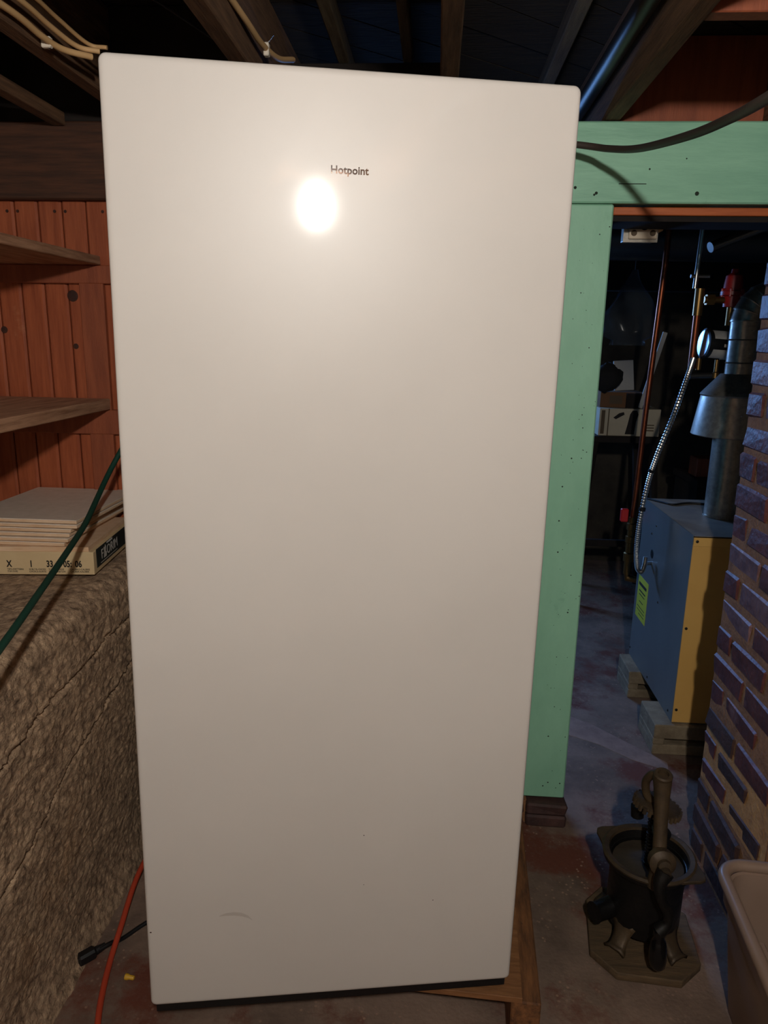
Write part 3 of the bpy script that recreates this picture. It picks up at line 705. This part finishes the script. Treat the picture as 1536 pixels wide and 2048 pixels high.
MB().tube([(.095, .03, .0), (.095, .03, -.22)], .009, 10).build('support_rod', 'steel', ac, smooth=40)
MB().tube([(.05, .0, -.055), (.13, -.02, -.06)], .004, 8).build('support_bracket', 'steel', ac)
# red feed valve behind
rv = empty('feed_valve', (1.13, 3.02, 1.70), label='red bell-shaped water feed valve behind the flue elbow', cat='valve')
MB().lathe([(.0, .075), (.012, .075), (.014, .06), (.03, .05), (.034, .02), (.036, -.005), (.044, -.008), (.044, -.022), (.032, -.026), (.030, -.065), (.0, -.068)], n=20).build('valve_body', 'red_paint', rv, smooth=30)
for q in range(6):
    a = 2 * PI * q / 6; MB().lathe([(.005, -.028), (.005, .0), (.003, .004)], (.039 * math.cos(a), .039 * math.sin(a), 0), n=8).build('bolt', 'red_paint', rv)
MB().tube([(-.03, 0, -.04), (-.108, -.01, -.04)], .013, 12).build('brass_pipe', 'brass', rv, smooth=40)
MB().tube([(.0, 0, -.06), (.0, 0, -.135)], .014, 12).build('brass_pipe', 'brass', rv, smooth=40)
MB().lathe([(.022, 0), (.022, .03)], (-.07, -.01, -.04), (-1, 0, 0), 6).build('union_nut', 'brass', rv)
MB().tube([(.03, 0, -.03), (.07, -.01, -.02)], .007, 8).build('lever', 'zinc', rv)
# vertical copper riser and horizontal pipe at top
cr_ = empty('copper_riser', (1.0, 3.0, 1.5), label='copper and black pipe riser left of the red valve', cat='pipe')
MB().tube([(.0, 0, -.1), (.0, 0, .1)], .0135, 12).build('copper_tube', 'copper', cr_, smooth=40)
MB().tube([(.0, 0, .1), (.0, 0, .2)], .018, 12).build('coupling', 'brass', cr_, smooth=40)
MB().tube([(-.02, -.0, .2), (-.012, 0, .55)], .009, 10).build('thin_tube', 'zinc', cr_, smooth=40)
MB().tube([(-.04, 0, .245), (.03, 0, .245)], .007, 8).build('tee_handle', 'zinc', cr_, smooth=40)
hp = MB().tube([(1.02, 3.0, 1.85), (1.22, 3.05, 1.93), (1.9, 3.2, 2.0)], .020, 14).build('header_pipe', 'zinc', smooth=50); tag(hp, 'grey metal pipe slanting up above the red valve', 'pipe')

# armoured cable from gauge to boiler side
ax = spline([(.990, 2.955, 1.438), (.962, 2.91, 1.38), (.905, 2.84, 1.24), (.862, 2.85, 1.08), (.846, 2.88, .96), (.835, 2.90, .80), (.836, 2.91, .68), (.850, 2.925, .600), (.868, 2.93, .578), (.882, 2.94, .60), (.886, 2.945, .640), (.892, 2.96, .60 + .01)][:11], 14)
rads = [.0098 if q % 2 else .0078 for q in range(len(ax))]
ar = empty('armoured_cable', (0.990, 2.955, 1.438), label='ribbed metal armoured cable looping from gauge to boiler side', cat='cable')
off = ar.location
fine = []
for q in range(len(ax) - 1):
    for t_ in (0, .5): fine.append(ax[q].lerp(ax[q + 1], t_) - Vector((0.990, 2.955, 1.438)))
MB().tube(fine, [.0105 if q % 2 else .0084 for q in range(len(fine))], 12).build('spiral_sheath', 'zinc', ar, smooth=20)
for q in (int(len(fine) * .36), int(len(fine) * .47)):
    p = fine[q]; t_ = (fine[q + 1] - fine[q - 1]).normalized(); MB().tube([p - t_ * .006, p + t_ * .006], .0135, 12).build('cable_tie', 'black_cord', ar)

# copper supply pipe with ball valve, left of boiler
cp = empty('copper_pipe', (.925, 3.30, .40), label='long copper pipe with brass valve and red handle left of boiler', cat='pipe')
def L3(x_, y_, z_): return Vector((x_ - .925, y_ - 3.3, z_ - .40))
MB().tube([L3(.949, 3.30, 2.248), L3(.946, 3.30, 1.81), L3(.928, 3.30, 1.25), L3(.919, 3.30, .80), L3(.915, 3.30, .68)], .0125, 12).build('tube', 'copper', cp, smooth=50)
MB().lathe([(.018, .0), (.018, .06), (.024, .062), (.024, .10), (.018, .104), (.018, .15), (.023, .152), (.023, .18), (.017, .182), (.017, .21), (.022, .212), (.022, .24), (.015, .243), (.015, .27)], L3(.915, 3.30, .45), n=14).build('ball_valve', 'brass', cp, smooth=30)
MB().cbox(-.055, -.022, -.012, .012, .20, .26, .004, 0, Matrix.Translation(L3(.915, 3.295, .50))).build('red_handle', 'red_handle', cp)
MB().tube([L3(.915, 3.30, .46), L3(.915, 3.30, .43), L3(1.0, 3.28, .42)], .016, 12).build('elbow', 'brass', cp, smooth=50)

# ================================================================== BACKGROUND STORE IN THE FAR ROOM
TY = 4.1
tbq = empty('work_table', (1.06, TY + .2, 0), label='old dark wooden table in the far room carrying boxes', cat='table')
MB().cbox(-.24, .24, -.2, .25, .95, .985, .004).build('table_top', 'dark_wood', tbq)
for x_, y_ in ((-.20, -.17), (.2, -.17), (-.2, .2), (.2, .2)):
    MB().tube([(x_ * .8, y_, .95), (x_ * 1.25, y_ * 1.1, 0)], [.022, .018], 8).build('leg', 'dark_wood', tbq)
MB().cbox(-.19, .19, -.19, -.17, .35, .39, .003).build('stretcher', 'dark_wood', tbq)
cb = empty('printed_carton', (1.075, TY + .12, .987), label='long white carton printed with dark tool pictures on the table', cat='box')
MB().box(-.165, .165, -.1, .1, 0, .15).build('carton_body', 'box_white', cb, bevel=.002)
MB().box(-.155, -.135, -.1008, -.1, .01, .14).build('printed_stripe', 'grey_ink', cb)
MB().box(-.118, -.112, -.1008, -.1, .0, .15).build('printed_stripe', 'grey_ink', cb)
MB().prism([(-.09, .10), (-.075, .092), (-.03, .118), (-.035, .132), (-.06, .125)], 0, .0008, Matrix.Translation((0, -.1, 0)) @ Matrix.Rotation(R(90), 4, 'X')).build('printed_tool', 'ink', cb)
MB().prism([(-.02, .01), (.03, .01), (.035, .08), (.045, .12), (.035, .142), (.012, .142), (.0, .12), (-.01, .06)], 0, .0008, Matrix.Translation((0, -.1, 0)) @ Matrix.Rotation(R(90), 4, 'X')).build('printed_tool', 'ink', cb)
for z_ in (.03, .045, .06):
    MB().box(.09, .135, -.1008, -.1, z_, z_ + .006).build('printed_text', 'grey_ink', cb)
bb = empty('cardboard_box', (1.04, TY + .16, 1.138), label='low dark brown cardboard box resting on the printed carton', cat='box')
MB().box(-.12, .12, -.08, .08, 0, .085).build('box_body', 'brown_box', bb, bevel=.002)
MB().box(-.07, .0, -.081, -.08, .02, .065).build('faded_label', 'grey_ink', bb)
MB().box(.02, .12, -.10, -.081, .0, .08).build('open_flap', 'dark_wood', bb)
wp = MB().cbox(-.055, .055, -.008, .008, 0, .17, .002).build('backing_sheet', 'white_board'); wp.location = (1.075, TY + .20, 1.225); wp.rotation_euler = (R(-12), R(-4), 0); tag(wp, 'small white rectangular sheet leaning upright among the stored boxes', 'sheet')
dc = MB(); P = []
for i_ in range(14):
    for j_ in range(20):
        th_ = PI * i_ / 13; ph_ = 2 * PI * j_ / 19; rr = 1 + .25 * mnoise.noise(Vector((math.cos(ph_) * 2, math.sin(ph_) * 2, th_ * 2)))
        P.append(Vector((.085 * rr * math.sin(th_) * math.cos(ph_), .06 * rr * math.sin(th_) * math.sin(ph_), .075 + .075 * rr * math.cos(th_))))
o = dc.grid(P, 14, 20).build('cloth_bag', 'dark_cloth', smooth=70); o.location = (.935, TY + .04, 1.228); tag(o, 'slumped black cloth bag beside the white panel', 'bag')
ws = MB().cbox(-.012, .012, -.006, .006, 0, .42, .001).build('white_stick', 'white_board'); ws.location = (1.135, TY + .06, 1.14); ws.rotation_euler = (0, R(13), 0); tag(ws, 'pale flat stick leaning behind the copper pipe', 'stick')
pb = MB(); P = []
for i_ in range(16):
    for j_ in range(24):
        t_ = i_ / 15; ph_ = 2 * PI * j_ / 23; rr = (.012 + .12 * math.sin(min(1, t_ * 1.25) * PI / 2) ** 1.5) * (1 + .3 * mnoise.noise(Vector((3 * math.cos(ph_), 3 * math.sin(ph_), t_ * 4)))) * (1 if t_ < .9 else .6)
        P.append(Vector((rr * math.cos(ph_), rr * .6 * math.sin(ph_), -t_ * .34)))
o = pb.grid(P, 16, 24).build('plastic_bag', 'poly', smooth=80); o.location = (.90, 3.6, 1.82); tag(o, 'translucent plastic bag hanging from the far room ceiling', 'bag')
MB().tube([(0, 0, 0), (0, 0, .4)], .002, 6).build('string', 'wire', o)
dk = MB().tube([(.35, 3.47, 1.95), (.75, 3.45, 1.93), (1.0, 3.47, 1.93), (2.0, 3.6, 1.94)], .085, 24).build('round_duct', 'duct', smooth=50); tag(dk, 'round sheet metal duct crossing the far room ceiling', 'duct')
bbd = MB().cbox(-.20, .20, -.06, .06, 0, .10, .004).build('wooden_crate', 'trimwood'); bbd.location = (1.60, 4.0, .80); tag(bbd, 'reddish wooden board behind the boiler top', 'board')
lt = empty('low_bench', (1.68, 4.05, 0), label='dark low bench behind the boiler', cat='bench')
MB().cbox(-.3, .3, -.2, .2, .76, .798, .004).build('bench_top', 'dark_wood', lt)
for x_ in (-.26, .26):
    MB().cbox(x_ - .03, x_ + .03, -.18, .18, 0, .76, .003).build('bench_leg', 'dark_wood', lt)

# ================================================================== CAST IRON PRESS
ml = empty('iron_press', (.577, 1.635, 0), label='old cast iron crank press bolted to a wooden base board', cat='press')
octo = [(-.122, .085), (-.145, -.084), (-.093, -.150), (.056, -.161), (.119, -.105), (.134, .055), (.08, .125), (-.07, .14)]
MB().prism(octo[::-1] if False else octo, .001, .022).build('base_board', 'board', ml, bevel=.003)
MB().lathe([(.082, .055), (.088, .058), (.090, .07), (.090, .222), (.098, .226), (.110, .230), (.112, .240), (.104, .243), (.096, .240), (.092, .225), (.088, .10), (.0, .10)], n=40).build('cylinder', 'iron_black', ml, smooth=35)
rim = MB(); rim.lathe([(.095, .2405), (.112, .2405), (.114, .246), (.108, .250), (.097, .248), (.095, .2405)], n=40, caps=False).build('rim', 'iron', ml, smooth=40)
for a_ in (R(142), R(-38)):
    u = Vector((math.cos(a_), math.sin(a_))); w = Vector((-u.y, u.x)); prof = [(.100, -.05), (.118, -.03), (.134, -.014), (.140, 0), (.134, .014), (.118, .03), (.100, .05)]
    MB().prism([tuple(u * r_ + w * t_) for r_, t_ in prof], .238, .247).build('rim_lug', 'iron', ml, bevel=.002)
MB().lathe([(.086, .205), (.086, .216), (.03, .222), (.0, .222)], n=36).build('plunger_plate', 'iron_plate', ml, smooth=35)
for a_ in (R(225), R(-58), R(135), R(45)):
    u = Vector((math.cos(a_), math.sin(a_), 0)); w = Vector((-u.y, u.x, 0))
    P = []
    for t_ in range(8):
        s_ = t_ / 7; c_ = u * (.080 + .045 * s_ ** 1.6) + Vector((0, 0, .085 - .058 * min(1, s_ * 1.25))); wd = .030 - .010 * math.sin(s_ * PI) - .004 * s_
        P += [c_ - w * wd + Vector((0, 0, -.004)), c_ - w * wd * .5 + Vector((0, 0, .004)), c_ + w * wd * .5 + Vector((0, 0, .004)), c_ + w * wd + Vector((0, 0, -.004))]
    lg_ = MB().grid(P, 8, 4).build('foot', 'iron', ml, smooth=60); sl = lg_.modifiers.new('s', 'SOLIDIFY'); sl.thickness = .007
    MB().lathe([(.007, .026), (.007, .035), (.004, .037)], u * .113, n=8).build('foot_bolt', 'iron_black', ml)
MB().tube([(-.080, -.015, .095), (-.122, -.035, .092), (-.132, -.040, .092)], [.026, .024, .027], 16).build('spout', 'iron_black', ml, smooth=40)
# yoke: front column, top cap, rear strap
col = [(-.011, -.103, .235), (-.011, -.103, .30), (-.009, -.085, .36), (-.008, -.066, .44), (-.008, -.055, .488)]
MB().tube(spline(col, 4), [.022 - .006 * math.sin(min(1, q / 16) * PI) for q in range(17)], 14).build('yoke_column', 'iron', ml, smooth=50)
MB().lathe([(.020, -.014), (.022, -.008), (.022, .010), (.019, .014), (.013, .014), (.012, .004), (.0, .004)], (-.008, -.054, .494), (0, -.25, 1), 18).build('yoke_cap', 'iron', ml, smooth=35)
MB().tube(spline([(-.014, -.046, .499), (-.026, -.030, .485), (-.032, -.014, .455), (-.026, -.010, .420), (-.012, -.012, .402)], 5), [.010] * 21, 10).build('yoke_strap', 'iron', ml, smooth=50)
MB().lathe([(.016, -.005), (.030, -.003), (.031, .018), (.024, .024), (.016, .026), (.014, .034), (.006, .036)], (-.011, -.112, .315), (0, -1, .15), 20).build('crank_hub', 'iron', ml, smooth=35)
# horizontal bevel gear with teeth
gz = .392; gc = Vector((.003, -.012, gz)); gr = .052; gx = Vector((.20, .05, 1)).normalized()
MB().lathe([(.050, -.006), (.053, -.003), (.053, .004), (.048, .006), (.018, .007), (.014, .022), (.0, .022)], gc, gx, 36).build('bevel_gear', 'iron', ml, smooth=30)
u0 = Vector((1, 0, 0)); u0 = (u0 - gx * u0.dot(gx)).normalized(); w0 = gx.cross(u0)
for q in range(26):
    a = 2 * PI * q / 26; c_ = gc + (u0 * math.cos(a) + w0 * math.sin(a)) * .0545; rd = (u0 * math.cos(a) + w0 * math.sin(a))
    MB().tube([c_ + gx * .004, c_ - gx * .012], .0048, 6).build('gear_tooth', 'iron', ml, smooth=50)
MB().lathe([(.016, -.03), (.022, 0), (.012, .004)], (.0, -.072, .352), (0, -1, 0), 14).build('pinion', 'iron_black', ml, smooth=30)
# threaded screw down to the plunger
mb = MB(); mb.tube([(-.006, -.012, .215), (0, -.012, .40)], .0085, 12)
hel = [Vector((-.004 + .010 * math.cos(q * .6), -.012 + .010 * math.sin(q * .6), .222 + q * .0009)) for q in range(180)]
mb.tube(hel, .0022, 5); mb.build('screw_spindle', 'iron_black', ml, smooth=40)
MB().tube([(-.035, .02, .365), (-.032, .02, .335)], .016, 10).build('bearing_boss', 'iron_black', ml, smooth=40)
# crank and grip
MB().tube(spline([(-.011, -.150, .312), (-.023, -.158, .285), (-.017, -.163, .25), (.001, -.163, .215), (.003, -.162, .185), (-.013, -.162, .162)], 5), [.020, .019, .018, .017, .016, .015, .014, .014, .013, .013, .012, .012, .012, .012, .012, .012, .012, .012, .012, .012, .013, .014, .015, .016, .017, .018][:26], 12).build('crank_arm', 'iron_black', ml, smooth=50)
MB().tube([(-.011, -.12, .312), (-.011, -.160, .310)], .012, 12).build('crank_axle', 'iron', ml, smooth=40)
MB().lathe([(.008, .0), (.013, .002), (.014, .012), (.012, .018), (.017, .03), (.020, .05), (.020, .075), (.017, .092), (.010, .100), (.0, .101)], (-.013, -.162, .166), (.02, -.12, -1), 20).build('crank_grip', 'black_wood', ml, smooth=50)

# ================================================================== BIN
bn = empty('storage_bin', (.675, 1.505, 0), (0, 0, R(-94.3 + 90)), label='taupe plastic bin with a rolled rim in front of the chimney', cat='bin')
def rr2(x0, x1, y0, y1, r, n=8):
    pts = []
    for cx, cy, a0_ in ((x1 - r, y1 - r, 0), (x0 + r, y1 - r, 90), (x0 + r, y0 + r, 180), (x1 - r, y0 + r, 270)):
        for q in range(n + 1):
            a = R(a0_ + 90 * q / n); pts.append((cx + r * math.cos(a), cy + r * math.sin(a)))
    return pts
def shell(levels):
    mb = MB(); n = len(rr2(0, 1, 0, 1, .1)); vs = []; fs = []
    for ins, z in levels: vs += [Vector((x_, y_, z)) for x_, y_ in rr2(0 + ins, .40 - ins, -.60 + ins, 0 - ins, max(.02, .062 - ins * .6))]
    for i_ in range(len(levels) - 1):
        for q in range(n):
            q2 = (q + 1) % n; fs.append((i_ * n + q, i_ * n + q2, (i_ + 1) * n + q2, (i_ + 1) * n + q))
    fs.append(tuple((len(levels) - 1) * n + q for q in range(n))); fs.append(tuple(range(n))[::-1])
    return mb.add(vs, fs)
shell([(.055, .001), (.052, .004), (.022, .275), (.014, .278), (.012, .30), (.016, .325), (.020, .33), (.026, .328), (.060, .012)]).build('tub', 'bin', bn, smooth=40)
rp = [Vector((x_, y_, .338)) for x_, y_ in rr2(.010, .390, -.590, -.010, .055, 10)]
MB().tube(rp, .0135, 12, closed=True).build('rolled_rim', 'bin', bn, smooth=70)
MB().cbox(.026, .042, -.34, -.22, .295, .327, .004).build('inner_handle', 'bin', bn)
for y_ in (-.10, -.30, -.5):
    MB().prism([(.018, y_ - .012), (.030, y_ - .018), (.030, y_ + .018), (.018, y_ + .012)], .27, .29).build('rib', 'bin', bn)
